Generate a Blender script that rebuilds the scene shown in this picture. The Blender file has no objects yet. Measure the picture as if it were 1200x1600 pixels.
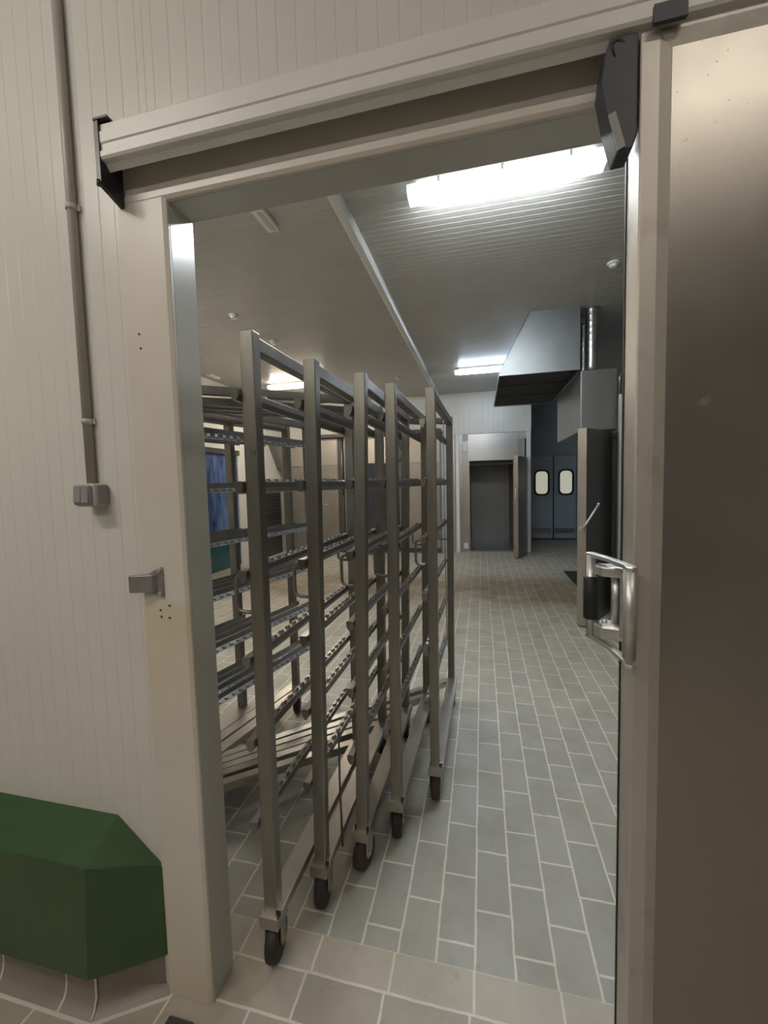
import bpy, math, random
from mathutils import Vector, Matrix
random.seed(4)
scene = bpy.context.scene
COL = scene.collection
PI = math.pi

# ------------------------------------------------------------------ mesh builder
class MB:
    def __init__(s):
        s.v = []; s.f = []; s.sm = []
    def face(s, idx, smooth=False):
        s.f.append(tuple(idx)); s.sm.append(smooth)
    def hexa(s, p):
        """8 points: bottom ring 0-3 (ccw seen from above), top ring 4-7"""
        b = len(s.v); s.v += [Vector(q) for q in p]
        for q in ((3, 2, 1, 0), (4, 5, 6, 7), (0, 1, 5, 4), (1, 2, 6, 5), (2, 3, 7, 6), (3, 0, 4, 7)):
            s.face([b + i for i in q])
        return s
    def box(s, x0, x1, y0, y1, z0, z1):
        if x0 > x1: x0, x1 = x1, x0
        if y0 > y1: y0, y1 = y1, y0
        if z0 > z1: z0, z1 = z1, z0
        return s.hexa([(x0, y0, z0), (x1, y0, z0), (x1, y1, z0), (x0, y1, z0),
                       (x0, y0, z1), (x1, y0, z1), (x1, y1, z1), (x0, y1, z1)])
    def skew(s, x, y, w, d, z0, z1, dx0, dx1, dy0=0, dy1=0):
        """upright bar whose axis leans"""
        p = []
        for z, dx, dy in ((z0, dx0, dy0), (z1, dx1, dy1)):
            for a, b in ((-w, -d), (w, -d), (w, d), (-w, d)):
                p.append((x + dx + a / 2, y + dy + b / 2, z))
        return s.hexa(p)
    def loft(s, rings, smooth=False, cap=True):
        b = len(s.v); n = len(rings[0])
        for r in rings: s.v += [Vector(q) for q in r]
        for i in range(len(rings) - 1):
            for j in range(n):
                k = (j + 1) % n
                s.face((b + i * n + j, b + i * n + k, b + (i + 1) * n + k, b + (i + 1) * n + j), smooth)
        if cap:
            s.face([b + j for j in range(n)][::-1])
            s.face([b + (len(rings) - 1) * n + j for j in range(n)])
        return s
    def bar(s, p0, p1, prof, side, up=(0, 0, 1)):
        """extrude a 2D profile (along side, along up) from p0 to p1"""
        sd = Vector(side); u = Vector(up); p0 = Vector(p0); p1 = Vector(p1)
        return s.loft([[p + sd * a + u * c for a, c in prof] for p in (p0, p1)])
    def prism(s, pts, axis, a0, a1):
        def mk(p, a):
            if axis == 'x': return (a, p[0], p[1])
            if axis == 'y': return (p[0], a, p[1])
            return (p[0], p[1], a)
        return s.loft([[mk(p, a0) for p in pts], [mk(p, a1) for p in pts]])
    def cyl(s, c, axis, r, h, n=20, r2=None, smooth=True):
        """cylinder centred on c"""
        c = Vector(c); ax = {'x': Vector((1, 0, 0)), 'y': Vector((0, 1, 0)), 'z': Vector((0, 0, 1))}[axis] if isinstance(axis, str) else Vector(axis).normalized()
        t = Vector((0, 0, 1)) if abs(ax.z) < .9 else Vector((1, 0, 0))
        u = ax.cross(t).normalized(); w = ax.cross(u)
        rings = []
        for k, rr in ((-.5, r), (.5, r if r2 is None else r2)):
            rings.append([c + ax * h * k + (u * math.cos(2 * PI * i / n) + w * math.sin(2 * PI * i / n)) * rr for i in range(n)])
        return s.loft(rings, smooth)
    def lathe(s, c, axis, prof, n=28):
        """prof: (offset along axis, radius)"""
        c = Vector(c); ax = Vector(axis).normalized()
        t = Vector((0, 0, 1)) if abs(ax.z) < .9 else Vector((1, 0, 0))
        u = ax.cross(t).normalized(); w = ax.cross(u)
        return s.loft([[c + ax * o + (u * math.cos(2 * PI * i / n) + w * math.sin(2 * PI * i / n)) * max(r, 1e-4) for i in range(n)] for o, r in prof], True)
    def tube(s, pts, r, n=8, fillet=0):
        pts = [Vector(p) for p in pts]
        if fillet:
            out = [pts[0]]
            for a, b, c in zip(pts, pts[1:], pts[2:]):
                d1 = (a - b); d2 = (c - b)
                f = min(fillet, d1.length * .49, d2.length * .49)
                q0 = b + d1.normalized() * f; q2 = b + d2.normalized() * f
                for k in range(6):
                    t = k / 5
                    out.append(q0.lerp(b, t).lerp(b.lerp(q2, t), t))
            out.append(pts[-1]); pts = out
        rings = []
        u = None
        for i, p in enumerate(pts):
            a = pts[max(i - 1, 0)]; b = pts[min(i + 1, len(pts) - 1)]
            d = (b - a).normalized()
            if u is None:
                t = Vector((0, 0, 1)) if abs(d.z) < .9 else Vector((1, 0, 0))
                u = d.cross(t).normalized()
            else:
                u = (u - d * u.dot(d)).normalized()
            w = d.cross(u)
            rings.append([p + (u * math.cos(2 * PI * k / n) + w * math.sin(2 * PI * k / n)) * r for k in range(n)])
        return s.loft(rings, True)
    def build(s, name, mat, parent=None, bevel=0, seg=2):
        root = Vector((0, 0, 0)); q = parent
        while q is not None:
            root = root + q.location; q = q.parent
        me = bpy.data.meshes.new(name)
        me.from_pydata([tuple(v - root) for v in s.v], [], s.f)
        me.materials.append(mat)
        for p, f in zip(me.polygons, s.sm): p.use_smooth = f
        me.update()
        import bmesh
        bm = bmesh.new(); bm.from_mesh(me)
        bmesh.ops.recalc_face_normals(bm, faces=bm.faces)
        bm.to_mesh(me); bm.free()
        o = bpy.data.objects.new(name, me)
        COL.objects.link(o)
        if parent: o.parent = parent
        if bevel:
            m = o.modifiers.new('bevel', 'BEVEL'); m.width = bevel; m.segments = seg; m.limit_method = 'ANGLE'; m.angle_limit = math.radians(40)
        return o

def B(*a): return MB().box(*a)
def tag(o, label, cat, group=None, kind=None):
    o['label'] = label; o['category'] = cat
    if group: o['group'] = group
    if kind: o['kind'] = kind
    return o
def empty(name, loc, label, cat, group=None, kind=None):
    o = bpy.data.objects.new(name, None); COL.objects.link(o)
    o.location = loc; o.empty_display_size = .1
    return tag(o, label, cat, group, kind)

# ------------------------------------------------------------------ materials
class NT:
    def __init__(s, name):
        s.m = bpy.data.materials.new(name); s.m.use_nodes = True
        s.t = s.m.node_tree; s.n = s.t.nodes; s.l = s.t.links
        s.b = s.n['Principled BSDF']
    def node(s, t, **kw):
        n = s.n.new(t)
        for k, v in kw.items(): setattr(n, k, v)
        return n
    def link(s, a, b): s.l.new(a, b)
    def pos(s):
        return s.node('ShaderNodeNewGeometry').outputs['Position']
    def math(s, op, a, b=None, c=None, clamp=False):
        n = s.node('ShaderNodeMath', operation=op); n.use_clamp = clamp
        for i, x in enumerate((a, b, c)):
            if x is None: continue
            if isinstance(x, (int, float)): n.inputs[i].default_value = x
            else: s.link(x, n.inputs[i])
        return n.outputs[0]
    def noise(s, scale, detail=4, stretch=(1, 1, 1), rough=.6, vec=None):
        mp = s.node('ShaderNodeMapping'); mp.inputs['Scale'].default_value = stretch
        s.link(vec or s.pos(), mp.inputs['Vector'])
        n = s.node('ShaderNodeTexNoise'); n.inputs['Scale'].default_value = scale
        n.inputs['Detail'].default_value = detail; n.inputs['Roughness'].default_value = rough
        s.link(mp.outputs[0], n.inputs['Vector'])
        return n.outputs['Fac']
    def ramp(s, fac, lo, hi, a=0.0, b=1.0):
        n = s.node('ShaderNodeMapRange'); n.clamp = True
        n.inputs['From Min'].default_value = lo; n.inputs['From Max'].default_value = hi
        n.inputs['To Min'].default_value = a; n.inputs['To Max'].default_value = b
        s.link(fac, n.inputs['Value']); return n.outputs[0]
    def mix(s, fac, a, b, mode='MIX'):
        n = s.node('ShaderNodeMix', data_type='RGBA', blend_type=mode)
        for sock, x in ((n.inputs[0], fac), (n.inputs[6], a), (n.inputs[7], b)):
            if isinstance(x, (int, float)): sock.default_value = x
            elif isinstance(x, tuple): sock.default_value = (*x[:3], 1)
            else: s.link(x, sock)
        return n.outputs[2]
    def set(s, **kw):
        for k, v in kw.items():
            sock = s.b.inputs[k.replace('_', ' ')]
            if isinstance(v, tuple): sock.default_value = (*v[:3], 1)
            elif isinstance(v, (int, float)): sock.default_value = v
            else: s.link(v, sock)
        return s
    def bump(s, h, strength=.2, dist=.002):
        n = s.node('ShaderNodeBump'); n.inputs['Strength'].default_value = strength; n.inputs['Distance'].default_value = dist
        s.link(h, n.inputs['Height']); s.link(n.outputs[0], s.b.inputs['Normal']); return s

def sc(c, k): return tuple(min(1, x * k) for x in c)

def paint(name, c, rough=.45, var=.06, bump=0, spec=.5):
    t = NT(name)
    f = t.noise(3.0, 5)
    t.set(Base_Color=t.mix(t.ramp(f, .3, .7), sc(c, 1 - var), sc(c, 1 + var)), Roughness=rough)
    t.b.inputs['Specular IOR Level'].default_value = spec
    if bump: t.bump(t.noise(160, 2), bump, .001)
    return t.m

def steel(name, c, rough=.35, var=.2, stretch=(1, 1, 1), scale=9, metal=1.0, spots=None, rv=.03):
    t = NT(name)
    f = t.noise(scale, 6, stretch)
    col = t.mix(t.ramp(f, .3, .7), sc(c, 1 - var), sc(c, 1 + var))
    if spots:
        g = t.noise(spots[1], 5, (1, 1, 1), .7)
        col = t.mix(t.ramp(g, .55, .72, 0, spots[2]), col, spots[0])
    t.set(Base_Color=col, Metallic=metal, Roughness=t.ramp(t.noise(scale * 1.7, 5, stretch), .3, .7, max(.05, rough - rv), rough + rv))
    return t.m

M = {}
M['panel'] = paint('white_sandwich_panel', (.66, .645, .60), .30, .03)
M['panel_in'] = paint('inner_wall_panel', (.68, .67, .63), .32, .03)
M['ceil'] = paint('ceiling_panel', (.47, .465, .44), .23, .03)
M['jamb'] = None
M['reveal'] = paint('grey_painted_reveal', (.56, .555, .51), .2, .04)
M['track'] = paint('white_track_enamel', (.70, .685, .65), .38, .03)
M['bluegrey'] = paint('blue_grey_wall', (.33, .375, .42), .42, .05)
M['bluegrey_door'] = paint('blue_grey_door', (.42, .47, .53), .38, .05)
M['white_plastic'] = paint('white_plastic', (.72, .72, .70), .35, .02)
M['grey_plastic'] = paint('grey_plastic', (.27, .26, .27), .4, .05)
M['pale_plastic'] = paint('pale_grey_plastic', (.50, .48, .45), .4, .04)
M['black'] = paint('black_rubber', (.018, .018, .020), .55, .2, .1)
M['blackmetal'] = paint('black_steel', (.022, .020, .026), .32, .2)
M['navy'] = paint('dark_rubber_hood', (.045, .047, .065), .45, .12, .1)
M['rubber'] = paint('wheel_rubber', (.030, .026, .024), .6, .3, .2)
M['brownrub'] = paint('brown_wheel', (.06, .034, .026), .6, .3, .2)
M['pipe'] = paint('grey_pvc_pipe', (.40, .365, .33), .42, .04)
M['dark'] = paint('dark_metal', (.06, .058, .055), .45, .2)
M['teal'] = paint('teal_floor_view', (.016, .085, .095), .16, .25)
M['shadow_box'] = paint('dark_interior', (.10, .10, .105), .5, .1)
M['steel_rack'] = steel('galvanised_rack_steel', (.30, .285, .26), .38, .14, (1, 1, .35), 12, .93, ((.30, .26, .20), 16, .45))
M['steel_rail'] = steel('rack_rail_steel', (.31, .305, .295), .30, .10, (1, .4, 1), 14, .9)
M['steel_deck'] = steel('rack_deck_steel', (.45, .43, .40), .33, .10, (1, .3, 1), 10, .9, ((.34, .30, .25), 10, .35))
M['steel_caster'] = steel('caster_steel', (.42, .39, .335), .34, .12, (1, 1, 1), 20, .9)
M['inox'] = steel('brushed_stainless', (.50, .48, .455), .34, .03, (1, 1, .1), 8, .95)
M['inox_warm'] = steel('stained_stainless', (.42, .385, .345), .38, .06, (1, 1, .4), 4, .9, ((.36, .31, .26), 4, .35))
M['inox_dark'] = steel('dark_stainless', (.27, .265, .26), .40, .06, (1, 1, .4), 4, .9)
M['inox_mid'] = steel('dull_stainless', (.34, .315, .285), .38, .08, (1, 1, .4), 4, .9, ((.25, .21, .18), 4, .4))
M['galv'] = steel('galvanised_sheet', (.31, .33, .34), .40, .06, (1, 1, 1), 5, .85)
M['flue'] = steel('spiral_flue_steel', (.62, .62, .61), .30, .08, (1, 1, 3), 20, 1.0)
M['cast'] = steel('cast_aluminium', (.66, .66, .65), .40, .05, (1, 1, 1), 30, .85)
M['keeper'] = steel('grey_cast_keeper', (.32, .31, .31), .42, .08, (1, 1, 1), 30, .6)
M['alu'] = steel('aluminium_frame', (.62, .585, .54), .50, .06, (1, 1, .3), 9, .6, ((.34, .30, .26), 8, .5))
M['hood_dark'] = paint('dark_hood_underside', (.022, .020, .022), .55, .2)  # one even near-black tone for the panel under the hood

def emit(name, col, st):
    t = NT(name); t.set(Base_Color=(.8, .8, .8), Roughness=.3)
    t.b.inputs['Emission Color'].default_value = (*col, 1); t.b.inputs['Emission Strength'].default_value = st
    return t.m
M['lamp_cool'] = emit('lit_diffuser_cool', (.90, .96, 1.0), 84)
M['lamp_cool_far'] = emit('lit_diffuser_cool_far', (.70, .84, 1.0), 44)
M['lamp_warm'] = emit('lit_diffuser_warm', (1.0, .87, .70), 76)
M['lamp_added_left'] = emit('lit_diffuser_added_left', (1.0, .88, .72), 95)
M['lamp_front'] = emit('lit_diffuser_front', (1.0, .935, .835), 42)
M['lamp_front_dim'] = emit('lit_diffuser_front_dim', (1.0, .90, .76), 13)
M['lamp_end'] = emit('lit_diffuser_end', (.80, .95, 1.0), 1.6)
M['window_lit'] = emit('lit_window_pane', (.80, .79, .62), .46)

def jamb_mat():
    t = NT('cream_painted_jamb')
    sx = t.node('ShaderNodeSeparateXYZ'); t.link(t.pos(), sx.inputs[0])
    n1 = t.noise(7, 5); n2 = t.noise(2.2, 4)
    col = t.mix(t.ramp(n2, .3, .7), (.62, .575, .515), (.69, .645, .585))
    # yellowed patch below the keeper plate and near the floor
    z = sx.outputs['Z']
    band = t.math('MULTIPLY', t.ramp(z, .75, 1.17), t.ramp(z, 1.17, 1.20, 1, 0))
    low = t.ramp(z, .02, .35, .55, 0)
    m = t.math('MULTIPLY', t.math('ADD', band, low), t.ramp(n1, .25, .65, .35, 1), clamp=True)
    col = t.mix(m, col, (.60, .52, .36))
    t.set(Base_Color=col, Roughness=.38)
    return t.m
M['jamb'] = jamb_mat()

def green_mat():
    t = NT('green_enamel')
    n = t.noise(5, 5)
    col = t.mix(t.ramp(n, .3, .7), (.036, .082, .027), (.045, .098, .034))
    t.set(Base_Color=col, Roughness=t.ramp(t.noise(9, 4), .3, .7, .28, .42))
    t.bump(t.noise(240, 2), .15, .0006)
    return t.m
M['green'] = green_mat()

def door_mat():
    t = NT('sliding_door_stainless')
    n = t.noise(5, 6, (1, 1, .12)); s2 = t.noise(95, 2)
    sp = t.node('ShaderNodeSeparateXYZ'); t.link(t.pos(), sp.inputs[0])
    col = t.mix(t.ramp(n, .3, .7), (.40, .375, .345), (.44, .415, .385))
    col = t.mix(t.math('MULTIPLY', t.ramp(s2, .69, .74, 0, .7), t.ramp(sp.outputs['Z'], 1.95, 2.2)), col, (.20, .17, .14))
    t.set(Base_Color=col, Metallic=.82, Roughness=t.ramp(t.noise(7, 5), .3, .7, .29, .35))
    # shallow dent beside the frame
    v = t.node('ShaderNodeVectorMath', operation='DISTANCE'); t.link(t.pos(), v.inputs[0]); v.inputs[1].default_value = (.399, .892, 1.643)
    t.bump(t.ramp(v.outputs['Value'], 0, .014, 0, 1), .6, .003)
    return t.m
M['doorleaf'] = door_mat()

def tile_mat(name, along_y, x0, y0, bw, rh, c1, c2, grout, offset=.5, stain=False, mort=.009):
    t = NT(name)
    s = t.node('ShaderNodeSeparateXYZ'); t.link(t.pos(), s.inputs[0])
    X, Y = s.outputs['X'], s.outputs['Y']
    wob = t.math('MULTIPLY_ADD', t.noise(9, 2), .008, -.004)
    X1 = t.math('ADD', t.math('SUBTRACT', X, x0), wob); Y1 = t.math('ADD', t.math('SUBTRACT', Y, y0), wob)
    c = t.node('ShaderNodeCombineXYZ')
    t.link(Y1 if along_y else X1, c.inputs[0]); t.link(X1 if along_y else Y1, c.inputs[1])
    b = t.node('ShaderNodeTexBrick', offset=offset)
    b.inputs['Scale'].default_value = 1; b.inputs['Brick Width'].default_value = bw; b.inputs['Row Height'].default_value = rh
    b.inputs['Mortar Size'].default_value = mort * .5; b.inputs['Mortar Smooth'].default_value = .25; b.inputs['Bias'].default_value = 0
    b.inputs['Color1'].default_value = (*c1, 1); b.inputs['Color2'].default_value = (*c2, 1); b.inputs['Mortar'].default_value = (*grout, 1)
    t.link(c.outputs[0], b.inputs['Vector'])
    n = t.noise(4.5, 6); n2 = t.noise(26, 4)
    col = t.mix(t.ramp(n, .32, .68, 0, .45), b.outputs['Color'], (.62, .58, .50), 'MULTIPLY')
    col = t.mix(t.ramp(n2, .60, .78, 0, .35), col, (.16, .14, .12))
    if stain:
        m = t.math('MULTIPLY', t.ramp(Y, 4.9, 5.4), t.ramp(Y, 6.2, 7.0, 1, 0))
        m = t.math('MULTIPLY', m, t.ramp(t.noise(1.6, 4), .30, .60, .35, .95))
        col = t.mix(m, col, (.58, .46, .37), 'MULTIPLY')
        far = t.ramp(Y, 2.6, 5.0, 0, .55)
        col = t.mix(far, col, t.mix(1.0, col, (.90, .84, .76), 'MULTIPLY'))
    t.set(Base_Color=col, Roughness=t.ramp(n, .3, .7, .36, .52))
    t.b.inputs['Specular IOR Level'].default_value = .4
    t.bump(t.math('MULTIPLY_ADD', b.outputs['Fac'], -1.0, t.math('MULTIPLY', n2, .25)), .35, .002)
    return t.m
GROUT = (.72, .69, .62)
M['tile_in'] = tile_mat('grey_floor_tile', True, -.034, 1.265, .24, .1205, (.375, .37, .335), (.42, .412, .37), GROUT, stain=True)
M['tile_sill'] = tile_mat('beige_threshold_tile', False, -.16, 1.087, .247, .112, (.49, .45, .38), (.54, .495, .42), GROUT)
M['tile_front'] = tile_mat('beige_floor_tile', False, -.295, 1.087 - .121 * 40, .247, .121, (.42, .38, .325), (.46, .415, .355), GROUT)
def cove_mat():
    t = NT('beige_cove_tile'); n = t.noise(6, 5)
    t.set(Base_Color=t.mix(t.ramp(n, .3, .7), (.21, .178, .15), (.26, .222, .187)), Roughness=.4)
    return t.m
M['cove'] = cove_mat()
M['grout'] = paint('pale_grout', (.60, .56, .50), .7, .06)

def blue_mat():
    t = NT('blue_pvc_door_sheet')
    n = t.noise(3, 4, (1, 1.2, .5)); n2 = t.noise(14, 3, (1, 1, .15))
    col = t.mix(t.ramp(n, .40, .60), (.018, .034, .10), (.085, .15, .31))
    col = t.mix(t.ramp(n2, .45, .7, 0, .4), col, (.20, .30, .50))
    t.set(Base_Color=col, Roughness=.14)
    return t.m
M['bluepvc'] = blue_mat()

# ------------------------------------------------------------------ setting
ZC = 3.357          # ceiling of the inner room
def ribbed(pts_axis, a0, a1, pitch, phase, w, d, extra=()):
    """profile positions with shallow V grooves: list of (a, depth)"""
    out = [(a0, 0)]
    gs = []
    k = math.ceil((a0 + w - phase) / pitch)
    while phase + k * pitch < a1 - w:
        gs.append(phase + k * pitch); k += 1
    gs = sorted(set(gs) | {e for e in extra if a0 + w < e < a1 - w})
    last = -9
    for g in gs:
        if g - last < w * 1.5: continue
        last = g
        out += [(g - w / 2, 0), (g - w * .15, d), (g + w * .15, d), (g + w / 2, 0)]
    out.append((a1, 0))
    return out
def ribs_sheet(mb, prof, fn0, fn1):
    b = len(mb.v)
    for a, d in prof:
        mb.v.append(Vector(fn0(a, d))); mb.v.append(Vector(fn1(a, d)))
    for i in range(len(prof) - 1):
        mb.face((b + 2 * i, b + 2 * i + 2, b + 2 * i + 3, b + 2 * i + 1))
    return mb

S = 'structure'
tag(B(-4.6, 3.6, 1.197, 12.4, -.1, 0).build('floor', M['tile_in']), 'grey brick pattern floor tiles of the inner room', 'floor', kind=S)
tag(B(-4.6, 3.6, 1.087, 1.197, -.1, 0).build('floor', M['tile_sill']), 'row of larger beige threshold tiles across the doorway', 'floor', kind=S)
tag(B(-4.6, 3.6, -3.6, 1.087, -.1, 0).build('floor', M['tile_front']), 'beige floor tiles in front of the doorway', 'floor', kind=S)

# front wall (the wall with the doorway), y .96 to 1.05
XO0, XO1, ZO = -.782, .335, 2.244
YF, YB = .96, 1.05
w = MB()
gx = dict(pitch=.0485, phase=-.697, w=.004, d=.0009)
for x0, x1, z0, z1 in ((-4.6, XO0, 0, 3.4), (XO0, XO1, ZO, 3.4), (XO1, 3.6, 0, 3.4)):
    prof = ribbed(None, x0, x1, gx['pitch'], gx['phase'], gx['w'], gx['d'], (-.820,))
    ribs_sheet(w, prof, lambda a, d: (a, YF + d, z0), lambda a, d: (a, YF + d, z1))
    w.box(x0, x1, YF + .006, YB, z0, z1)
tag(w.build('wall_front', M['panel']), 'off-white ribbed panel wall around the doorway', 'wall', kind=S)

# inner ceiling with fine ribs running left to right
w = MB()
prof = ribbed(None, 1.05, 12.4, .062, 1.10, .012, .005)
ribs_sheet(w, prof, lambda a, d: (-4.6, a, ZC + d), lambda a, d: (3.6, a, ZC + d))
w.box(-4.6, 3.6, 1.05, 12.4, ZC + .007, ZC + .1)
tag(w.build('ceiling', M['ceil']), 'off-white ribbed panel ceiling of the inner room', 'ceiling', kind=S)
tag(B(-4.6, 3.6, -3.6, YF, 3.4, 3.5).build('ceiling', M['panel_in']), 'plain ceiling over the front passage', 'ceiling', kind=S)

tag(B(-4.6, -4.5, 1.05, 12.4, 0, ZC).build('wall_left', M['panel_in']), 'off-white panel wall on the left of the inner room', 'wall', kind=S)
tag(B(3.5, 3.6, 1.05, 12.4, 0, ZC).build('wall_right', M['bluegrey']), 'grey panel wall on the right of the inner room', 'wall', kind=S)
w = MB()
prof = ribbed(None, -4.5, .985, .1, -.05, .010, .003, (.009,))
ribs_sheet(w, prof, lambda a, d: (a, 9.0 + d, 2.50), lambda a, d: (a, 9.0 + d, ZC))
w.box(-4.5, .985, 9.006, 9.10, 2.50, ZC)
w.box(-4.5, -.62, 9.006, 9.10, 0, 2.50)
w.box(.90, .985, 9.006, 10.97, 0, ZC)
tag(w.build('wall_back', M['panel_in']), 'pale ribbed panel wall above the ovens at the back', 'wall', kind=S)
tag(B(.945, .992, 8.985, 9.02, 2.50, ZC).build('trim_4', M['white_plastic']), 'white corner strip ending the back wall panels', 'trim', kind=S)
tag(B(.985, 3.5, 10.98, 11.08, 2.085, ZC).build('wall_recess', M['bluegrey']), 'blue-grey wall above the double swing doors', 'wall', kind=S)
for q, (a, b) in enumerate(((.985, 1.195), (2.27, 3.5))):
    tag(B(a, b, 10.98, 11.08, 0, 2.085).build('wall_recess', M['bluegrey']), ('blue-grey wall strip between swing doors and corner', 'blue-grey wall right of the swing doors, behind the oven chamber')[q], 'wall', kind=S)
tag(B(.985, 3.0, 10.955, 10.985, 2.082, 2.10).build('trim_5', M['pale_plastic']), 'thin pale rail above the double swing doors', 'trim', kind=S)
tag(B(-.12, 3.6, 12.3, 12.4, 0, ZC).build('wall_far', M['panel_in']), 'wall of the passage behind the swing doors', 'wall', kind=S)
# front passage enclosure (behind the camera)
tag(B(-4.7, -4.6, -3.6, 1.05, 0, 3.4).build('wall_passage_left', M['panel_in']), 'left end wall of the front passage', 'wall', kind=S)
tag(B(3.6, 3.7, -3.6, 1.05, 0, 3.4).build('wall_passage_right', M['panel_in']), 'right end wall of the front passage', 'wall', kind=S)
tag(B(-4.6, 3.6, -3.7, -3.6, 0, 3.4).build('wall_rear', M['inox_dark']), 'dark wall across the front passage', 'wall', kind=S)

# ---- doorway frame
w = MB()
w.prism([(-.921, .95), (-.786, .95), (-.776, .956), (-.776, .966), (-.921, .966)], 'z', 0, 2.244)
w.prism([(-.921, .953), (-.921, .965), (-.928, .965)], 'z', 0, 2.244)
tag(w.build('trim_1', M['jamb'], bevel=.002), 'cream painted left jamb facing of the doorway', 'trim', kind=S)
tr = bpy.data.objects['trim_1']
for i, (x, z) in enumerate(((-.878, 1.912), (-.876, 1.875), (-.836, 1.182), (-.866, 1.168), (-.864, 1.150), (-.838, 1.148))):
    MB().cyl((x, .9495, z), 'y', .0032, .002, 10).build('screw', M['dark'], tr)
w = MB()
w.prism([(.966, 2.238), (.956, 2.238), (.950, 2.246), (.950, 2.262), (.954, 2.266), (.954, 2.42), (.966, 2.42)], 'x', -.921, .34)
tag(w.build('trim_2', M['jamb'], bevel=.0015), 'painted lintel facing below the sliding track', 'trim', kind=S)
tag(B(-.782, -.776, .966, 1.055, 0, 2.244).build('trim_3', M['reveal']), 'glossy grey reveal on the left side of the doorway', 'trim', kind=S)
tag(B(-.776, .335, .966, 1.055, 2.238, 2.244).build('trim_6', M['reveal']), 'grey reveal under the doorway lintel', 'trim', kind=S)
tag(B(.329, .335, .966, 1.055, 0, 2.238).build('trim_7', M['reveal']), 'grey reveal on the right side of the doorway', 'trim', kind=S)

# ---- sliding track
root = empty('sliding_door_track', (-.9, .96, 2.31), 'long white sliding door rail above the doorway', 'door track')
w = MB()
prof = [(.918, 2.345), (.913, 2.296), (.909, 2.294), (.899, 2.306), (.888, 2.309), (.884, 2.314), (.884, 2.326), (.888, 2.330), (.888, 2.344), (.885, 2.347), (.885, 2.372), (.889, 2.375), (.889, 2.390), (.893, 2.395), (.952, 2.395), (.952, 2.385), (.925, 2.380)]
w.prism(prof, 'x', -.897, 1.75)
w.build('rail_cover', M['track'], root)
w = MB()
w.prism([(.882, 2.398), (.882, 2.255), (.890, 2.250), (.949, 2.232), (.949, 2.398)], 'x', -.909, -.897)
w.prism([(.880, 2.397), (.949, 2.397), (.949, 2.402), (.880, 2.402)], 'x', -.909, -.868)
w.cyl((-.905, .884, 2.254), 'z', .006, .012, 12)
w.build('end_plate', M['blackmetal'], root)
root2 = empty('track_bracket', (.306, .87, 2.25), 'small black bracket on the track above the door corner', 'bracket')
w = MB(); w.prism([(.868, 2.288), (.876, 2.288), (.876, 2.318), (.868, 2.318)], 'x', .300, .352); w.build('plate', M['navy'], root2)
w = MB(); w.box(.302, .350, .869, .884, 2.298, 2.303); w.build('hook', M['navy'], root2)

# ---- sliding door leaf
d = empty('door_1', (.29, .92, 0), 'big stainless steel sliding door pushed open to the right', 'door', kind=S)
XE = .286
B(.338, 1.75, .892, .950, .012, 2.262).build('leaf_panel', M['doorleaf'], d)
w = MB()
w.prism([(XE, .952), (XE, .889), (XE + .002, .886), (XE + .030, .886), (XE + .053, .894), (XE + .053, .952)], 'z', .010, 2.292)
w.build('edge_frame', M['alu'], d, .001)
w = MB()
w.prism([(.952, 2.292), (.886, 2.292), (.886, 2.286), (.893, 2.262), (.952, 2.262)], 'x', XE + .031, 1.75)
w.build('top_frame', M['alu'], d, .001)
B(XE - .002, XE + .02, .952, .959, .010, 2.292).build('gasket', M['black'], d)
# rubber roller hood on the leading edge
w = MB()
pts = [(.236, 2.296), (.282, 2.296), (.282, 2.125), (.274, 2.100), (.249, 2.098), (.232, 2.165), (.221, 2.225), (.226, 2.270)]
w.prism(pts, 'y', .885, .935)
h = w.build('roller_hood', M['navy'], d, .003)
MB().prism([(.2325, 2.163), (.249, 2.099), (.262, 2.104), (.2445, 2.168)], 'y', .8825, .886).build('wear_plate', M['grey_plastic'], h)
MB().tube([(.243, .888, 2.262), (.236, .886, 2.285), (.248, .886, 2.292), (.262, .889, 2.280)], .0035, 8, .012).build('cable', M['black'], h)
# lever handle on the leading edge
hd = B(.262, .292, .870, .888, 1.185, 1.315).build('handle', M['cast'], d, .003)
hd['label'] = 'grey cast lever handle with a black grip'
def plate(z0, z1):
    w = MB()
    w.prism([(.226, 1.004), (.232, .990), (.250, .935), (.262, .862), (.258, .840), (.268, .832), (.279, .840), (.279, .862), (.272, .900), (.262, .950), (.246, 1.004), (.236, 1.010)], 'z', z0, z1)
    return w
plate(1.326, 1.335).build('handle_plate', M['cast'], hd, .002)
plate(1.142, 1.150).build('handle_plate', M['cast'], hd, .002)
MB().cyl((.268, .846, 1.243), 'z', .0115, .168, 20).build('outer_bar', M['cast'], hd)
MB().cyl((.236, .995, 1.238), 'z', .0095, .182, 16).build('inner_bar', M['cast'], hd)
MB().lathe((.236, .995, 1.236), (0, 0, 1), [(-.050, .013), (-.048, .0155), (.044, .0155), (.046, .013)], 20).build('grip', M['black'], hd)
w = MB(); w.prism([(.243, .985), (.236, .965), (.245, .945), (.285, .930), (.290, .985)], 'z', 1.292, 1.314)
w.build('hub', M['cast'], hd, .004)
w = MB(); w.prism([(.240, .985), (.234, .962), (.243, .940), (.285, .928), (.290, .985)], 'z', 1.158, 1.188)
w.cyl((.256, .962, 1.190), 'z', .006, .01, 10)
w.build('hub', M['cast'], hd, .005)
MB().cyl((.278, .965, 1.240), 'z', .0085, .11, 14).build('pivot_post', M['cast'], hd)
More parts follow.
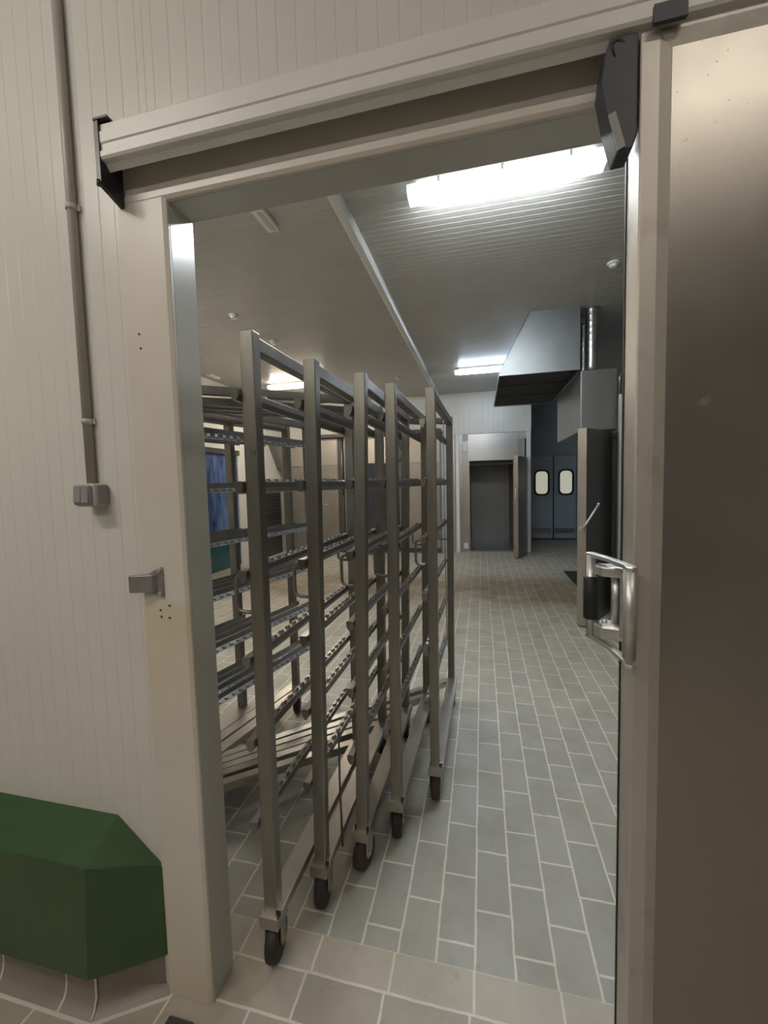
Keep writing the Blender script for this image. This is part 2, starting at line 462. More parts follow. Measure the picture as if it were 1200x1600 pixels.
# floor guide and keeper
tag(B(-.872, -.792, .845, .895, 0, .022).build('door_guide', M['dark'], bevel=.004), 'small dark metal block on the floor beside the jamb foot', 'door guide')
k = empty('door_keeper', (-.88, .95, 1.245), 'grey cast keeper bolted on the cream jamb', 'door keeper')
w = MB(); w.prism([(-.868, 1.212), (-.853, 1.205), (-.849, 1.212), (-.849, 1.284), (-.853, 1.290), (-.868, 1.284), (-.905, 1.265), (-.905, 1.225)], 'y', .944, .951)
w.build('plate', M['keeper'], k, .002)
w = MB(); w.prism([(-.866, .946), (-.895, .946), (-.935, .922), (-.932, .914), (-.893, .926), (-.872, .932)], 'z', 1.222, 1.270)
w.build('hook', M['keeper'], k, .003)
for z in (1.214, 1.280): MB().cyl((-.858, .942, z), 'y', .0055, .006, 12).build('bolt', M['cast'], k)

# ---- conduit and switch
c = empty('conduit_pipe', (-1.066, .948, 1.52), 'grey plastic conduit running up the wall to the ceiling', 'conduit')
MB().cyl((-1.066, .9475, 2.46), 'z', .0115, 1.88, 18).build('tube', M['pipe'], c)
for z in (1.694, 2.262, 2.85):
    w = MB(); w.box(-1.086, -1.046, .952, .9595, z - .007, z + .007); w.lathe((-1.066, .9475, z), (0, 0, 1), [(-.007, .014), (.007, .014)], 18)
    w.build('pipe_clip', M['pale_plastic'], c)
s = empty('wall_switch', (-1.052, .93, 1.49), 'grey rocker switch box below the conduit', 'light switch')
B(-1.088, -1.022, .912, .9595, 1.458, 1.522).build('housing', M['pale_plastic'], s, .008, 3)
pl = B(-1.084, -1.027, .904, .914, 1.462, 1.518).build('cover', M['grey_plastic'], s, .005, 2)
w = MB(); w.prism([(.905, 1.468), (.899, 1.472), (.904, 1.514)], 'x', -1.079, -1.056); w.build('rocker', M['grey_plastic'], s)
w = MB(); w.prism([(.905, 1.468), (.900, 1.470), (.903, 1.514)], 'x', -1.054, -1.031); w.build('rocker', M['grey_plastic'], s)
B(-1.020, -1.0215, .925, .955, 1.464, 1.516).build('side_cap', M['grey_plastic'], s)

# ---- green wall bumper with tiled cove foot
w = MB()
def bump_ring(z, off, top=False):
    y = .843 + off; c = .118
    return [(-4.0, YF, z), (-4.0, y, z), (-1.09 + off * .4, y, z), (-.915, .945, z), (-.915, YF, z)]
w.v = []
r0 = bump_ring(.128, 0); r1 = bump_ring(.468, 0)
r1[3] = (-.915, .945, .404); r1[4] = (-.915, YF, .400); r1[2] = (-1.075, .843, .468)
b = 0
P = [(-4.0, .843, .128), (-1.09, .843, .128), (-.918, .945, .128), (-.918, YF, .128), (-4.0, YF, .128),
     (-4.0, .843, .468), (-1.068, .843, .468), (-.918, .945, .408), (-.918, YF, .398), (-1.072, YF, .531), (-4.0, YF, .531)]
w.v = [Vector(q) for q in P]
for f in ((0, 1, 6, 5), (1, 2, 7, 6), (2, 3, 8, 7), (5, 6, 9, 10), (6, 7, 8), (6, 8, 9), (0, 5, 10, 4), (4, 3, 2, 1, 0), (3, 4, 10, 9, 8)): w.face(f)
tag(w.build('wall_bumper', M['green'], bevel=.003), 'dark green sloped wall bumper along the foot of the wall', 'wall bumper')
def cove_profile(): return [(-.034, .128), (-.033, .05), (-.029, .03), (-.021, .014), (-.006, .004), (0, 0)]
w = MB()
path = [(-4.0, .843), (-1.09, .843), (-.918, .945)]
nrm = [(0, -1), (-.0, 0), (0, 0)]
d1 = Vector((0, -1)); d2 = Vector((.102, -.172)).normalized(); mid = (d1 + d2).normalized(); mid = mid / mid.dot(d1)
ns = [d1, mid, d2]
prof = cove_profile()
bi = len(w.v)
for (x, y), n in zip(path, ns):
    for o, z in prof: w.v.append(Vector((x + n.x * o, y + n.y * o, z)))
m = len(prof)
for i in range(2):
    for j in range(m - 1): w.face((bi + i * m + j, bi + (i + 1) * m + j, bi + (i + 1) * m + j + 1, bi + i * m + j + 1), True)
w.box(-4.0, -1.10, .884, YF, 0, .127)
w.prism([(-1.10, .884), (-.940, .958), (-.940, YF), (-1.10, YF)], 'z', 0, .127)
cv = tag(w.build('baseboard_front', M['cove']), 'beige coved tile foot under the green bumper', 'skirting', kind=S)
w = MB()
for x in (-1.21, -1.455, -1.70):
    w.bar((x - .003, .8425, 0), (x + .003, .8425, 0), [(-o - .0006, z) for o, z in prof] + [(-o + .004, z) for o, z in prof[::-1]], (0, 1, 0))
w.build('grout_joint', M['grout'], cv)
w = MB(); w.tube([(-1.100, .874, .127), (-1.099, .873, .04), (-1.095, .860, .012), (-1.090, .844, .002)], .0035, 6); w.build('grout_joint', M['grout'], cv)

w = MB()
pp = [Vector((x + n.x * .001, y + n.y * .001, 0)) for (x, y), n in zip(path, ns)]
pq = [Vector((x + n.x * .010, y + n.y * .010, 0)) for (x, y), n in zip(path, ns)]
for i in range(2):
    w.hexa([pq[i] - Vector((0, 0, .002)), pq[i + 1] - Vector((0, 0, .002)), pp[i + 1] - Vector((0, 0, .002)), pp[i] - Vector((0, 0, .002)),
            pq[i] + Vector((0, 0, .0008)), pq[i + 1] + Vector((0, 0, .0008)), pp[i + 1] + Vector((0, 0, .0025)), pp[i] + Vector((0, 0, .0025))])
w.build('grout_joint', M['grout'], cv)

# ------------------------------------------------------------------ tray racks
LEV = (.440, .700, .955, 1.215, 1.475, 1.738)
RAIL = [(.021, .024), (.021, .040), (.023, .043), (.046, .043), (.048, .040), (.048, .026), (.041, .010), (.035, .006), (.029, .009)]
RAIL_IN = [(.021, .050), (.0245, .050), (.0245, .023), (.046, .006), (.0435, .003), (.021, .021)]
def teeth(w, p0, p1, sd, q0, q1):
    """row of small pressed studs on the sloped flange running from q0 to q1 (side, up)"""
    p0 = Vector(p0); p1 = Vector(p1); L = (p1 - p0).length; u = (p1 - p0) / L; sd = Vector(sd)
    d = Vector((q1[0] - q0[0], q1[1] - q0[1])).normalized(); nm = Vector((-d.y, d.x))
    if nm.y < 0: nm = -nm
    def P(s, h): return sd * (q0[0] + d.x * s + nm.x * h) + Vector((0, 0, q0[1] + d.y * s + nm.y * h))
    Lf = (Vector(q1) - Vector(q0)).length
    n = int((L - .12) / .047)
    for k in range(n):
        c = p0 + u * (.075 + k * .047); e = u * .011
        s0, s1 = Lf * .25, Lf * .78
        w.hexa([c - e + P(s0, -.0005), c - e + P(s1, -.0005), c + e + P(s1, -.0005), c + e + P(s0, -.0005),
                c - e * .6 + P(s0 + .003, .008), c - e * .6 + P(s1 - .003, .008), c + e * .6 + P(s1 - .003, .008), c + e * .6 + P(s0 + .003, .008)])
def caster(root, x, y, swivel, mat):
    w = MB()
    w.box(x - .031, x + .031, y - .032, y + .036, .134, .172)
    w.box(x - .028, x + .028, y - .036, y + .036, .172, .178)
    ax = Vector((math.cos(swivel), math.sin(swivel), 0)); fw = Vector((-math.sin(swivel), math.cos(swivel), 0))
    c = Vector((x, y, 0)) + fw * .012
    for sgn in (-1, 1):
        q = c + ax * (.0255 * sgn)
        pts = [(-.020, .140), (-.026, .075), (-.012, .050), (.012, .050), (.026, .075), (.030, .140)]
        w.loft([[q + ax * t + fw * a + Vector((0, 0, z)) for a, z in pts] for t in (-.0015, .0015)])
    w.cyl(c + Vector((0, 0, .0625)), ax, .008, .060, 12)
    cs = w.build('caster', M['steel_caster'], root, .002)
    w = MB()
    w.lathe(c + Vector((0, 0, .0625)), ax, [(-.020, .02), (-.020, .052), (-.016, .0595), (-.008, .0622), (.008, .0622), (.016, .0595), (.020, .052), (.020, .02)], 32)
    w.build('wheel', mat, cs)
def dloop(root, x, y, z0, z1, wd, dy=0):
    w = MB()
    w.tube([(x, y, z1), (x - wd, y + dy, z1), (x - wd, y + dy, z0), (x, y, z0)], .0062, 10, .025)
    w.box(x - .012, x + .002, y - .010, y + .010, z1 - .012, z1 + .018)
    w.build('handle', M['steel_rail'], root)

def rack(rn, ln, lf, H, lean, label, lean_far, swv, wm, extra=None):
    rn = Vector((*rn, 0)); rf = rn + Vector((.015, .86, 0)); ln = Vector((*ln, 0)); lf = Vector((*lf, 0))
    root = empty('tray_rack', rn, label, 'tray rack', 'nested steel tray racks')
    posts = []
    for p, le in ((rn, lean), (rf, lean_far), (ln, 0), (lf, 0)):
        posts.append(MB().skew(p.x, p.y, .042, .042, .150, H, le * .08, le).build('post', M['steel_rack'], root, .003))
    X = Vector((1, 0, 0))
    ul = (lf - ln).normalized(); sl = Vector((ul.y, -ul.x, 0))       # inward (to the right)
    ur = (rf - rn).normalized(); sr = Vector((-ur.y, ur.x, 0))       # inward (to the left)
    def at(p, le, z): return Vector((p.x + le * z / H, p.y, z))
    sq = lambda a, lo, hi: [(-a, lo), (a, lo), (a, hi), (-a, hi)]
    for z in LEV:
        a = at(rn, lean, z) - ur * .036; b = at(rf, lean_far, z) + ur * .036
        w = MB(); w.bar(a, b, RAIL, sr); teeth(w, a, b, sr, (.022, .043), (.048, .043))
        w.build('tray_rail', M['steel_rail'], root)
        a = ln - ul * .036 + Vector((0, 0, z)); b = lf + ul * .036 + Vector((0, 0, z))
        w = MB(); w.bar(a, b, RAIL_IN, sl); teeth(w, a, b, sl, (.0245, .023), (.046, .006))
        w.build('tray_rail', M['steel_rail'], root)
    # top tubes and diagonal
    a = at(rn, lean, H - .03) + ur * .021; b = at(rf, lean_far, H - .03) - ur * .021
    MB().bar(a, b, sq(.018, -.020, .020), sr).build('top_tube', M['steel_rack'], root, .003)
    a = ln + ul * .021 + Vector((0, 0, H - .03)); b = lf - ul * .021 + Vector((0, 0, H - .03))
    MB().bar(a, b, sq(.018, -.020, .020), sl).build('top_tube', M['steel_rack'], root, .003)
    dg0 = ln + Vector((0, 0, H - .03)); dg1 = at(rf, lean_far, H - .03)
    ud = (dg1 - dg0).normalized(); sd = Vector((-ud.y, ud.x, 0))
    MB().bar(dg0 + ud * .02, dg1 - ud * .02, sq(.018, -.018, .018), sd).build('top_crossbar', M['steel_rack'], root, .003)
    ud = (rf - ln).normalized(); sd = Vector((-ud.y, ud.x, 0)); up = Vector((0, 0, .168))
    MB().bar(ln + ud * .02 + up, rf - ud * .02 + up, sq(.021, -.020, .019), sd).build('base_crossbar', M['steel_deck'], root, .003)
    # decks: shallow inverted channels
    ch = [(-.040, -.030), (-.040, 0), (.024, 0), (.024, -.030), (.020, -.030), (.020, -.004), (-.036, -.004), (-.036, -.030)]
    dk = Vector((0, 0, .196))
    MB().bar(rn - ur * .018 + dk, rf + ur * .02 + dk, ch, sr).build('deck_channel', M['steel_deck'], root, .0015)
    MB().bar(ln - ul * .018 + dk, lf + ul * .02 + dk, ch, sl).build('deck_channel', M['steel_deck'], root, .0015)
    for p, sw in ((rn, swv[0]), (rf, swv[1]), (ln, swv[2]), (lf, swv[3])): caster(root, p.x, p.y, sw, wm)
    for p, le in ((rn, lean), (rf, lean_far)):
        dloop(root, p.x + le * .62 - .020, p.y, 1.125, 1.24, .058)
    return root, posts

R = []
specs = [
 ((-.652, 1.098), (-1.720, 1.092), (-1.530, 1.92), 1.942, .010, 'tray rack nearest the doorway, its front post stamped with a number', .012, (.15, .1, .4, .2), M['rubber']),
 ((-.567, 1.288), (-1.620, 1.225), (-1.405, 2.13), 1.906, .032, 'second tray rack from the doorway, just behind the stamped one', .03, (.1, -.1, .3, .1), M['rubber']),
 ((-.467, 1.455), (-1.520, 1.360), (-1.315, 2.26), 1.897, .050, 'middle rack of the five nested racks, its front post leaning', .04, (-.25, .2, .1, .0), M['brownrub']),
 ((-.363, 1.626), (-1.415, 1.515), (-1.205, 2.44), 1.893, .018, 'fourth nested tray rack, just before the innermost one', .02, (.12, .0, .2, .3), M['rubber']),
 ((-.226, 1.868), (-1.300, 1.680), (-1.110, 2.54), 1.918, .010, 'rightmost tray rack, innermost of the row with a hanging thin rod', .012, (.05, .15, .1, .2), M['brownrub']),
]
for a in specs: R.append(rack(*a))
# stamped number on the first post
cu = bpy.data.curves.new('stamp', 'FONT'); cu.body = '12'; cu.size = .019; cu.extrude = .0004; cu.align_x = 'CENTER'
to = bpy.data.objects.new('stamp_text', cu); COL.objects.link(to)
dg = bpy.context.evaluated_depsgraph_get(); me = bpy.data.meshes.new_from_object(to.evaluated_get(dg))
bpy.data.objects.remove(to)
st = bpy.data.objects.new('stamped_number', me); COL.objects.link(st); st.data.materials.append(M['dark'])
st.rotation_euler = (PI / 2, 0, 0); st.location = Vector((.017, -.0214, 1.592)); st.parent = R[0][0]
# thin hanging rod on the innermost rack
w = MB(); w.tube([(-.228, 2.62, 1.90), (-.229, 2.63, 1.2), (-.226, 2.62, .45)], .003, 6); w.build('hanging_rod', M['steel_rail'], R[4][0])
w = MB(); w.tube([(-.505, 1.34, .62), (-.507, 1.34, .40), (-.500, 1.33, .20)], .004, 6); w.build('hanging_rod', M['dark'], R[1][0])

# ------------------------------------------------------------------ lamps
def lamp(x0, x1, y0, y1, zt, mat, label, group):
    cx, cy = (x0 + x1) / 2, (y0 + y1) / 2
    r = empty('ceiling_lamp', (cx, cy, zt), label, 'ceiling lamp', group)
    B(x0, x1, y0 + .004, y1 - .004, zt - .035, zt - .001).build('housing', M['pale_plastic'], r, .006)
    e = .055
    w = MB(); yy = y1 - y0
    ring = [(y0, zt - .036), (y0 + .012, zt - .072), (y0 + .04, zt - .087), (y1 - .04, zt - .087), (y1 - .012, zt - .072), (y1, zt - .036)]
    w.prism(ring, 'x', x0 + e, x1 - e); w.build('diffuser', mat, r)
    for a, b2 in ((x0 - .01, x0 + e), (x1 - e, x1 + .01)):
        w = MB(); w.prism(ring, 'x', a, b2); w.build('end_cap', M['lamp_end'], r)
    n = 3
    for k in range(n):
        x = x0 + (x1 - x0) * (k + .5) / n
        for y in (y0 - .004, y1 + .004): B(x - .008, x + .008, y - .004, y + .004, zt - .055, zt - .02).build('clip', M['grey_plastic'], r)
    return r
lamp(-.42, .69, 2.635, 2.805, ZC, M['lamp_cool'], 'bright white tube lamp on the ceiling just inside the doorway', 'ceiling tube lamps')
lamp(-.40, .71, 6.99, 7.16, ZC, M['lamp_cool_far'], 'far tube lamp partly hidden behind the extraction hood', 'ceiling tube lamps')
lamp(-3.75, -2.62, 6.95, 7.12, ZC, M['lamp_warm'], 'warm tube lamp seen between the first two racks', 'ceiling tube lamps')
lamp(-3.9, -2.8, 2.635, 2.805, ZC, M['lamp_added_left'], 'added unseen tube lamp lighting the left part of the inner room', 'ceiling tube lamps')  # added out of view to light the left side with a warm tone
lamp(.55, 1.75, -.66, -.49, 3.4, M['lamp_front_dim'], 'tube lamp over the passage in front of the sliding door', 'passage tube lamps')
lamp(-1.55, -.35, -2.35, -2.18, 3.4, M['lamp_front'], 'added unseen tube lamp giving fill light at the back of the front passage', 'passage tube lamps')  # added fill lamp behind the camera, never in view
lamp(-2.45, -1.25, -.66, -.49, 3.4, M['lamp_front'], 'tube lamp over the passage in front of the green bumper', 'passage tube lamps')

# emergency lights, detectors, trunking
def emer(x, y, z, label):
    r = empty('emergency_light', (x, y, z), label, 'emergency light', 'ceiling emergency lights')
    B(x - .045, x + .045, y - .125, y + .125, z - .03, z - .0005).build('body', M['white_plastic'], r, .006)
    B(x - .012, x + .024, y - .105, y + .105, z - .034, z - .029).build('lens', M['pale_plastic'], r, .003)
emer(-1.435, 2.735, ZC, 'white emergency light on the ceiling near the doorway')
emer(-4.30, 6.17, ZC, 'small emergency light on the ceiling by the left wall')
for x, y, lb in ((1.125, 4.08, 'round smoke detector on the ceiling right of the near lamp'), (-2.58, 4.11, 'smoke detector above the left side of the racks'),
                 (-2.575, 4.97, 'smoke detector farther along the left ceiling'), (-1.41, 7.25, 'smoke detector beside the trunking near the back wall')):
    r = empty('smoke_detector', (x, y, ZC), lb, 'smoke detector', 'ceiling smoke detectors')
    MB().lathe((x, y, ZC), (0, 0, -1), [(0.0005, .05), (.012, .05), (.018, .046)], 24).build('base', M['white_plastic'], r)
    MB().lathe((x, y, ZC), (0, 0, -1), [(.018, .036), (.036, .032), (.044, .02), (.045, .005)], 24).build('sensor_head', M['white_plastic'], r)
w = MB(); w.prism([(-.935, ZC), (-.935, ZC - .035), (-.920, ZC - .055), (-.868, ZC - .055), (-.853, ZC - .035), (-.853, ZC)], 'y', 1.06, 9.0)
tag(w.build('cable_trunking', M['white_plastic']), 'white cable trunking running along the ceiling to the back wall', 'trunking')

# ------------------------------------------------------------------ back of the room
# blue flexible door in the left wall
d2 = empty('door_2', (-4.5, 6.5, 0), 'blue plastic sheet door in the left wall behind the racks', 'door', kind=S)
B(-4.498, -4.475, 5.75, 6.98, .72, 2.10).build('upper_sheet', M['bluepvc'], d2)
o = B(-4.498, -4.475, 5.75, 6.98, .05, .72).build('lower_sheet', M['teal'], d2); o['label'] = 'lower sheet tinted as the teal floor beyond'  # teal stands in for the floor seen through the clear sheet
B(-4.498, -4.44, 5.70, 7.04, 2.10, 2.19).build('lintel', M['dark'], d2)
B(-4.498, -4.45, 6.98, 7.05, 0, 2.10).build('frame', M['panel_in'], d2)
# louvred unit and sloped hood on the left wall
r = empty('louvre_cabinet', (-4.46, 8.45, 0), 'dark louvred cabinet against the left wall near the corner', 'cabinet')
B(-4.498, -4.46, 7.95, 8.64, 0, 1.56).build('body', M['dark'], r)
for k in range(22):
    z = .42 + k * .05
    w = MB(); w.prism([(-4.46, z), (-4.425, z - .022), (-4.428, z - .028), (-4.46, z - .010)], 'y', 7.98, 8.62); w.build('slat', M['inox_dark'], r)
r = empty('wall_duct', (-4.45, 8.6, 1.95), 'sloped grey duct on the left wall above the louvred cabinet', 'duct')
w = MB(); w.prism([(8.22, 2.45), (8.64, 2.45), (8.64, 1.90), (8.60, 1.90)], 'x', -4.498, -4.34); w.build('body', M['inox_dark'], r)

# stainless oven bank
def oven(x0, x1, yf, zt, label, mat, leaf=None, seam=1.93, dark_top=True):
    r = empty('oven_cabinet', ((x0 + x1) / 2, yf, 0), label, 'oven cabinet', 'stainless ovens along the back wall')
    B(x0, x1, yf + .02, 8.995, .0, zt).build('body', mat, r)
    B(x0 + .012, x1 - .012, yf, yf + .02, seam + .008, zt - .02).build('upper_panel', M['inox_warm'], r, .003)
    dr = B(x0 + .012, x1 - .012, yf - .01, yf + .02, .10, seam - .008).build('door', mat, r, .004)
    hx = x0 + .11
    MB().tube([(hx, yf - .012, 1.08), (hx, yf - .05, 1.08), (hx + .10, yf - .055, 1.075)], .010, 8, .02).build('handle', M['cast'], dr)
    B(x0, x1, yf + .01, yf + .02, 0, .10).build('plinth', M['dark'], r)
    return r
o1 = oven(-4.34, -3.52, 8.66, 2.42, 'brownish stainless cabinet in the left back corner', M['inox_mid'])
o2 = oven(-3.50, -3.06, 8.66, 2.52, 'narrow oven cabinet seen between the second and third racks', M['inox_mid'])
o3 = oven(-2.78, -1.80, 8.70, 2.52, 'oven cabinet with a dark grey door leaf standing open', M['inox_mid'])
o4 = oven(-1.66, -.84, 8.76, 2.52, 'stainless oven cabinet seen through the innermost rack', M['inox_mid'])
w = B(-3.62, -.80, 8.56, 8.995, 2.53, 2.60)
tag(w.build('oven_ledge', M['dark']), 'dark ledge running along the top of the ovens', 'ledge')
r = empty('service_column', (-2.92, 8.7, 0), 'dark upright service column between two ovens', 'column')
B(-3.05, -2.95, 8.68, 8.99, 0, 2.53).build('channel', M['dark'], r)
B(-2.94, -2.80, 8.70, 8.99, 0, 2.53).build('cover', M['inox_dark'], r)
MB().cyl((-2.965, 8.66, 1.9), 'z', .022, 1.2, 12).build('pipe', M['inox_dark'], r)
# open leaf of oven three
w = MB(); w.prism([(-2.46, 8.05), (-2.42, 8.03), (-1.90, 8.64), (-1.94, 8.66)], 'z', .12, 1.93); w.build('open_leaf', M['inox_dark'], o3, .004)
# cables hanging beside oven four
r = empty('hanging_cable', (-1.73, 8.62, 2.4), 'looped black cable hanging between the ovens', 'cable')
MB().tube([(-1.72, 8.70, 2.50), (-1.69, 8.64, 2.35), (-1.62, 8.63, 2.12), (-1.68, 8.64, 1.95), (-1.74, 8.66, 2.02)], .010, 8, .1).build('loop', M['black'], r)
MB().tube([(-1.75, 8.70, 2.50), (-1.73, 8.66, 2.2), (-1.73, 8.68, .10)], .016, 8, .1).build('riser', M['black'], r)
for x, z in ((-1.18, 2.25),):
    tag(B(x - .05, x + .05, 8.735, 8.757, z - .07, z + .07).build('notice_plate', M['pale_plastic'], bevel=.004), 'small pale plate fixed high on the last oven', 'plate')

# back chamber with open stainless door
r = empty('smoking_chamber', (.2, 9.0, 0), 'stainless chamber at the back with its thick door swung open', 'chamber')
B(-.47, -.385, 8.995, 9.10, 0, 2.50).build('infill_panel', M['inox'], r)
B(-.395, -.245, 8.985, 9.10, 0, 2.36).build('frame_post', M['inox_warm'], r, .004)
B(.64, .80, 8.985, 9.10, 0, 2.36).build('frame_post', M['inox_warm'], r, .004)
B(-.275, .745, 8.975, 9.05, 1.93, 2.49).build('header_panel', M['inox'], r, .003)
B(-.40, .90, 9.02, 9.10, 2.36, 2.50).build('lintel', M['pale_plastic'], r)
B(.80, .87, 8.99, 9.08, 0, 2.36).build('side_post', M['inox'], r, .004)
w = MB()
w.box(-.30, -.26, 9.10, 10.8, 0, 2.36); w.box(.66, .70, 9.10, 10.8, 0, 2.36); w.box(-.30, .70, 10.76, 10.8, 0, 2.36); w.box(-.30, .70, 9.10, 10.8, 2.0, 2.36); w.box(-.26, .66, 9.06, 10.76, .0, .02)
w.build('inner_shell', M['inox_dark'], r)
B(-.24, .64, 9.06, 9.075, 1.84, 1.92).build('door_seal', M['black'], r)
w = MB(); w.prism([(.590, 8.235), (.668, 8.175), (.920, 8.985), (.845, 8.985)], 'z', .03, 1.965)
lf = w.build('door', M['inox_warm'], r, .006)
lf['label'] = 'thick stainless door standing open'
w = MB(); w.box(.610, .640, 8.185, 8.215, 1.10, 1.14); w.tube([(.622, 8.20, 1.12), (.618, 8.16, 1.12), (.622, 8.15, 1.36)], .011, 8, .02); w.build('handle', M['cast'], lf)
for z in (2.20, .13): B(-.385, -.285, 8.955, 8.99, z - .06, z + .06).build('hinge', M['white_plastic'], r, .006)
r = empty('corner_post', (-.55, 8.95, 0), 'tall pale corner post left of the back chamber', 'post')
B(-.66, -.54, 8.90, 8.99, 0, 2.50).build('channel', M['inox'], r, .003)
B(-.53, -.455, 8.87, 8.99, 0, 2.52).build('guard', M['white_plastic'], r, .004)
B(-.635, -.575, 8.885, 8.90, 1.15, 1.36).build('control_box', M['pale_plastic'], r, .005)
for z in (1.05, .93): MB().cyl((-.60, 8.89, z), 'y', .02, .02, 14).build('push_button', M['white_plastic'], r)

# double swing doors with rounded windows
def rrect(x0, x1, z0, z1, rr, n=7):
    out = []
    for cx, cz, a0 in ((x1 - rr, z1 - rr, 0), (x0 + rr, z1 - rr, 90), (x0 + rr, z0 + rr, 180), (x1 - rr, z0 + rr, 270)):
        for k in range(n):
            a = math.radians(a0 + 90 * k / (n - 1)); out.append((cx + rr * math.cos(a), cz + rr * math.sin(a)))
    return out
for q, (x0, x1, wx0, wx1, lab) in enumerate(((1.20, 1.722, 1.292, 1.632, 'left leaf of the blue-grey double swing doors'), (1.752, 2.262, 1.860, 2.195, 'right leaf of the blue-grey double swing doors'))):
    dd = empty('door_%d' % (3 + q), ((x0 + x1) / 2, 11.02, 0), lab, 'door', 'double swing doors', S)
    z0, z1 = .03, 2.075; wz0, wz1 = 1.118, 1.735
    w = MB()
    for a, b2, c0, c1 in ((x0, wx0, z0, z1), (wx1, x1, z0, z1), (wx0, wx1, z0, wz0), (wx0, wx1, wz1, z1)): w.box(a, b2, 11.0, 11.04, c0, c1)
    w.build('leaf', M['bluegrey_door'], dd)
    outer = rrect(wx0 - .012, wx1 + .012, wz0 - .012, wz1 + .012, .13); inner = rrect(wx0 + .028, wx1 - .028, wz0 + .028, wz1 - .028, .10)
    w = MB(); n = len(outer)
    for y in (10.985, 11.055):
        w.v += [Vector((a, y, z)) for a, z in outer] + [Vector((a, y, z)) for a, z in inner]
    for i in range(n):
        j = (i + 1) % n
        w.face((i, j, n + j, n + i)); w.face((2 * n + i, 3 * n + i, 3 * n + j, 2 * n + j))
        w.face((i, 2 * n + i, 2 * n + j, j)); w.face((n + i, n + j, 3 * n + j, 3 * n + i))
    # rubber corners fill the cut-out
    rg = w.build('window_gasket', M['black'], dd)
    MB().prism(rrect(wx0 + .02, wx1 - .02, wz0 + .02, wz1 - .02, .10), 'y', 11.012, 11.02).build('window_pane', M['window_lit'], dd)
    B(x0 + .01, x1 - .04, 10.985, 11.002, .165, .285).build('kick_plate', M['inox_dark'], dd, .004)
tag(B(1.723, 1.751, 11.0, 11.03, .03, 2.075).build('door_seal_strip', M['black']), 'black rubber strip between the two swing doors', 'door seal')

# extraction hood
r = empty('extraction_hood', (.6, 6.0, 2.68), 'grey sheet metal extraction hood with a slanted side hanging from the ceiling', 'hood')
w = MB()
X0, X1, XT, ZB = .205, 1.058, .540, 2.685
y0, y1 = 4.97, 6.985
w.prism([(X0, ZB), (X1, ZB), (X1, ZC - .001), (XT, ZC - .001), (X0, ZB + .055)], 'y', y0, y0 + .004)
w.prism([(X0, ZB), (X1, ZB), (X1, ZC - .001), (XT, ZC - .001), (X0, ZB + .055)], 'y', y1 - .004, y1)
w.box(X1 - .004, X1, y0, y1, ZB, ZC - .001)
w.box(X0, X0 + .004, y0, y1, ZB, ZB + .055)
w.loft([[(X0, y0, ZB + .055), (XT, y0, ZC - .001), (XT + .005, y0, ZC - .001), (X0 + .005, y0, ZB + .05)], [(X0, y1, ZB + .055), (XT, y1, ZC - .001), (XT + .005, y1, ZC - .001), (X0 + .005, y1, ZB + .05)]])
w.build('shell', M['galv'], r)
B(X0 + .012, X1 - .012, y0 + .012, y1 - .012, ZB + .022, ZB + .026).build('filter_tray', M['hood_dark'], r)
for y in (y0 + .66, y0 + 1.33): B(X0 + .012, X1 - .012, y - .012, y + .012, ZB + .012, ZB + .022).build('filter_rib', M['dark'], r)

# steam box over the right oven, flues
r = empty('steam_box', (1.24, 5.7, 2.02), 'stainless box below the hood with two flue pipes on top', 'duct box')
B(1.062, 1.425, 4.972, 6.40, 2.022, 2.672).build('shell', M['galv'], r, .004)
B(1.07, 1.42, 4.964, 4.972, 2.03, 2.668).build('front_panel', M['inox_dark'], r, .002)
for x, y, rr, lb in ((1.195, 5.10, .062, 'shiny round flue pipe rising from the steam box, nearer one'), (1.222, 5.60, .058, 'shiny flue pipe beside the hood, farther one')):
    f = empty('flue_pipe', (x, y, 2.674), lb, 'flue pipe', 'flue pipes on the steam box')
    w = MB(); prof = []
    z = 0
    while z < ZC - 2.676:
        prof += [(z, rr), (z + .05, rr), (z + .056, rr + .0012), (z + .062, rr)]; z += .068
    prof = [p for p in prof if p[0] < ZC - 2.678] + [(ZC - 2.677, rr)]
    w.lathe((x, y, 2.675), (0, 0, 1), prof, 20); w.build('duct', M['flue'], f)
    MB().lathe((x, y, ZC - .008), (0, 0, 1), [(0, rr + .025), (.0075, rr + .03)], 20).build('collar', M['galv'], f)

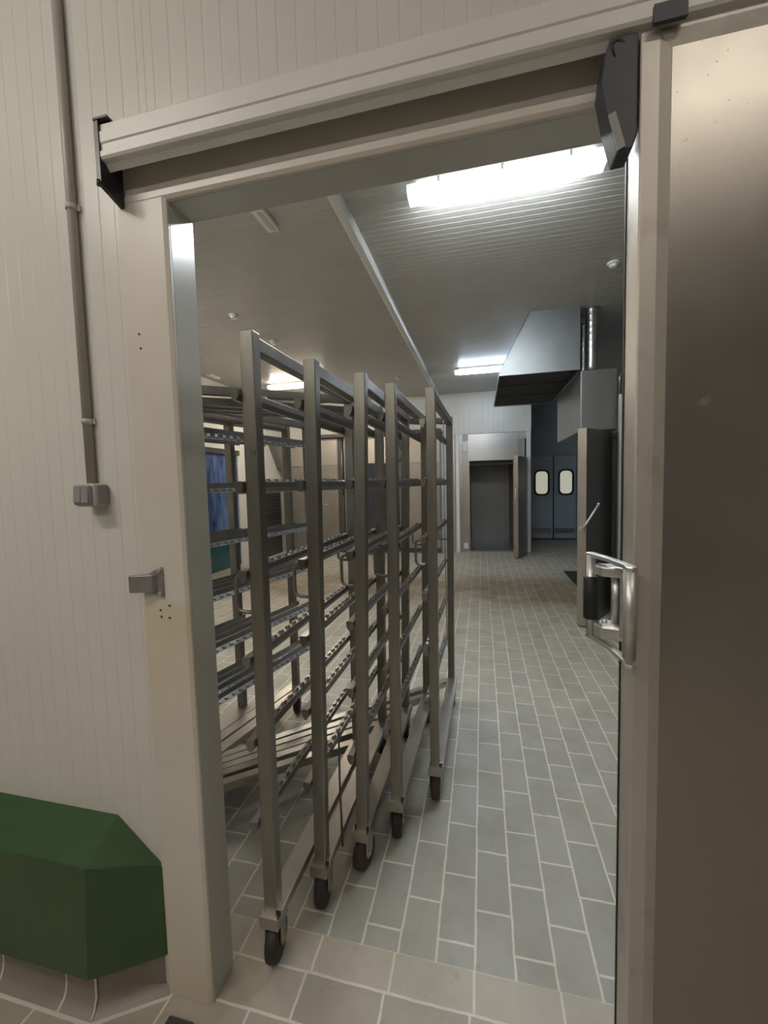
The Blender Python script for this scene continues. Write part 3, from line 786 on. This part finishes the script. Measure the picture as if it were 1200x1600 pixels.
# oven chamber on the right with its door swung out
r = empty('oven_chamber', (1.9, 5.4, 0), 'oven chamber on the right behind the sliding door', 'oven')
B(1.465, 2.6, 4.86, 5.98, .03, 2.0).build('body', M['inox_dark'], r, .004)
B(1.44, 1.465, 5.0, 5.9, .05, 1.96).build('seal', M['black'], r)  # solid black slab filling the doorway, standing in for its unlit inside
B(1.402, 1.440, 4.80, 4.86, .0, 2.365).build('frame_post', M['alu'], r, .004)
B(1.445, 1.50, 4.80, 4.86, .0, 2.9).build('side_post', M['dark'], r)
MB().tube([(1.415, 4.86, 2.37), (1.415, 4.86, 2.56), (1.455, 4.87, 2.60), (1.455, 4.87, 2.9)], .012, 8, .03).build('pipe', M['inox_dark'], r)
w = MB(); w.prism([(.932, 4.468), (1.003, 4.428), (1.400, 5.020), (1.335, 5.070)], 'z', .012, 1.996)
lf = w.build('door', M['inox_dark'], r, .005)
w = MB(); w.prism([(.9315, 4.467), (1.0025, 4.427), (1.0035, 4.4285), (.9325, 4.4685)], 'z', .016, 1.992); e = w.build('edge_strip', M['inox_warm'], lf)
w = MB(); w.cyl((.962, 4.440, 1.0), 'y', .022, .03, 14); w.tube([(.962, 4.425, 1.0), (1.000, 4.395, 1.06), (1.100, 4.38, 1.245)], .011, 8); w.lathe((1.103, 4.38, 1.25), (0, 0, 1), [(-.014, .004), (-.008, .014), (.008, .014), (.014, .004)], 12)
w.build('lever', M['cast'], lf)
tag(B(1.285, 2.10, 6.02, 7.15, .0, .012).build('floor_mat', M['black']), 'black mat on the tiles beside the open oven door', 'mat')

# ------------------------------------------------------------------ camera, world, view
cam = bpy.data.cameras.new('camera'); co = bpy.data.objects.new('camera', cam); COL.objects.link(co)
F, yaw, pit, rol = 646.97, 2.32634344e-01, 6.78644674e-02, 2.60290120e-02
fwd = Vector((-math.sin(yaw) * math.cos(pit), math.cos(yaw) * math.cos(pit), -math.sin(pit)))
r0 = Vector((math.cos(yaw), math.sin(yaw), 0)); d0 = fwd.cross(r0)
rt = r0 * math.cos(rol) + d0 * math.sin(rol); dn = -r0 * math.sin(rol) + d0 * math.cos(rol)
mw = Matrix.Identity(4)
for i in range(3):
    mw[i][0] = rt[i]; mw[i][1] = -dn[i]; mw[i][2] = -fwd[i]
mw[0][3], mw[1][3], mw[2][3] = 0, 0, 1.5
co.matrix_world = mw
cam.sensor_fit = 'VERTICAL'; cam.sensor_height = 36; cam.lens = 36 * F / 1600; cam.clip_start = .02
scene.camera = co
wd = bpy.data.worlds.new('world'); wd.use_nodes = True; wd.node_tree.nodes['Background'].inputs[0].default_value = (.5, .5, .5, 1); wd.node_tree.nodes['Background'].inputs[1].default_value = .0
scene.world = wd
vs = scene.view_settings
vs.view_transform = 'Standard'; vs.look = 'None'; vs.gamma = 1; vs.use_curve_mapping = False; vs.exposure = 0.0
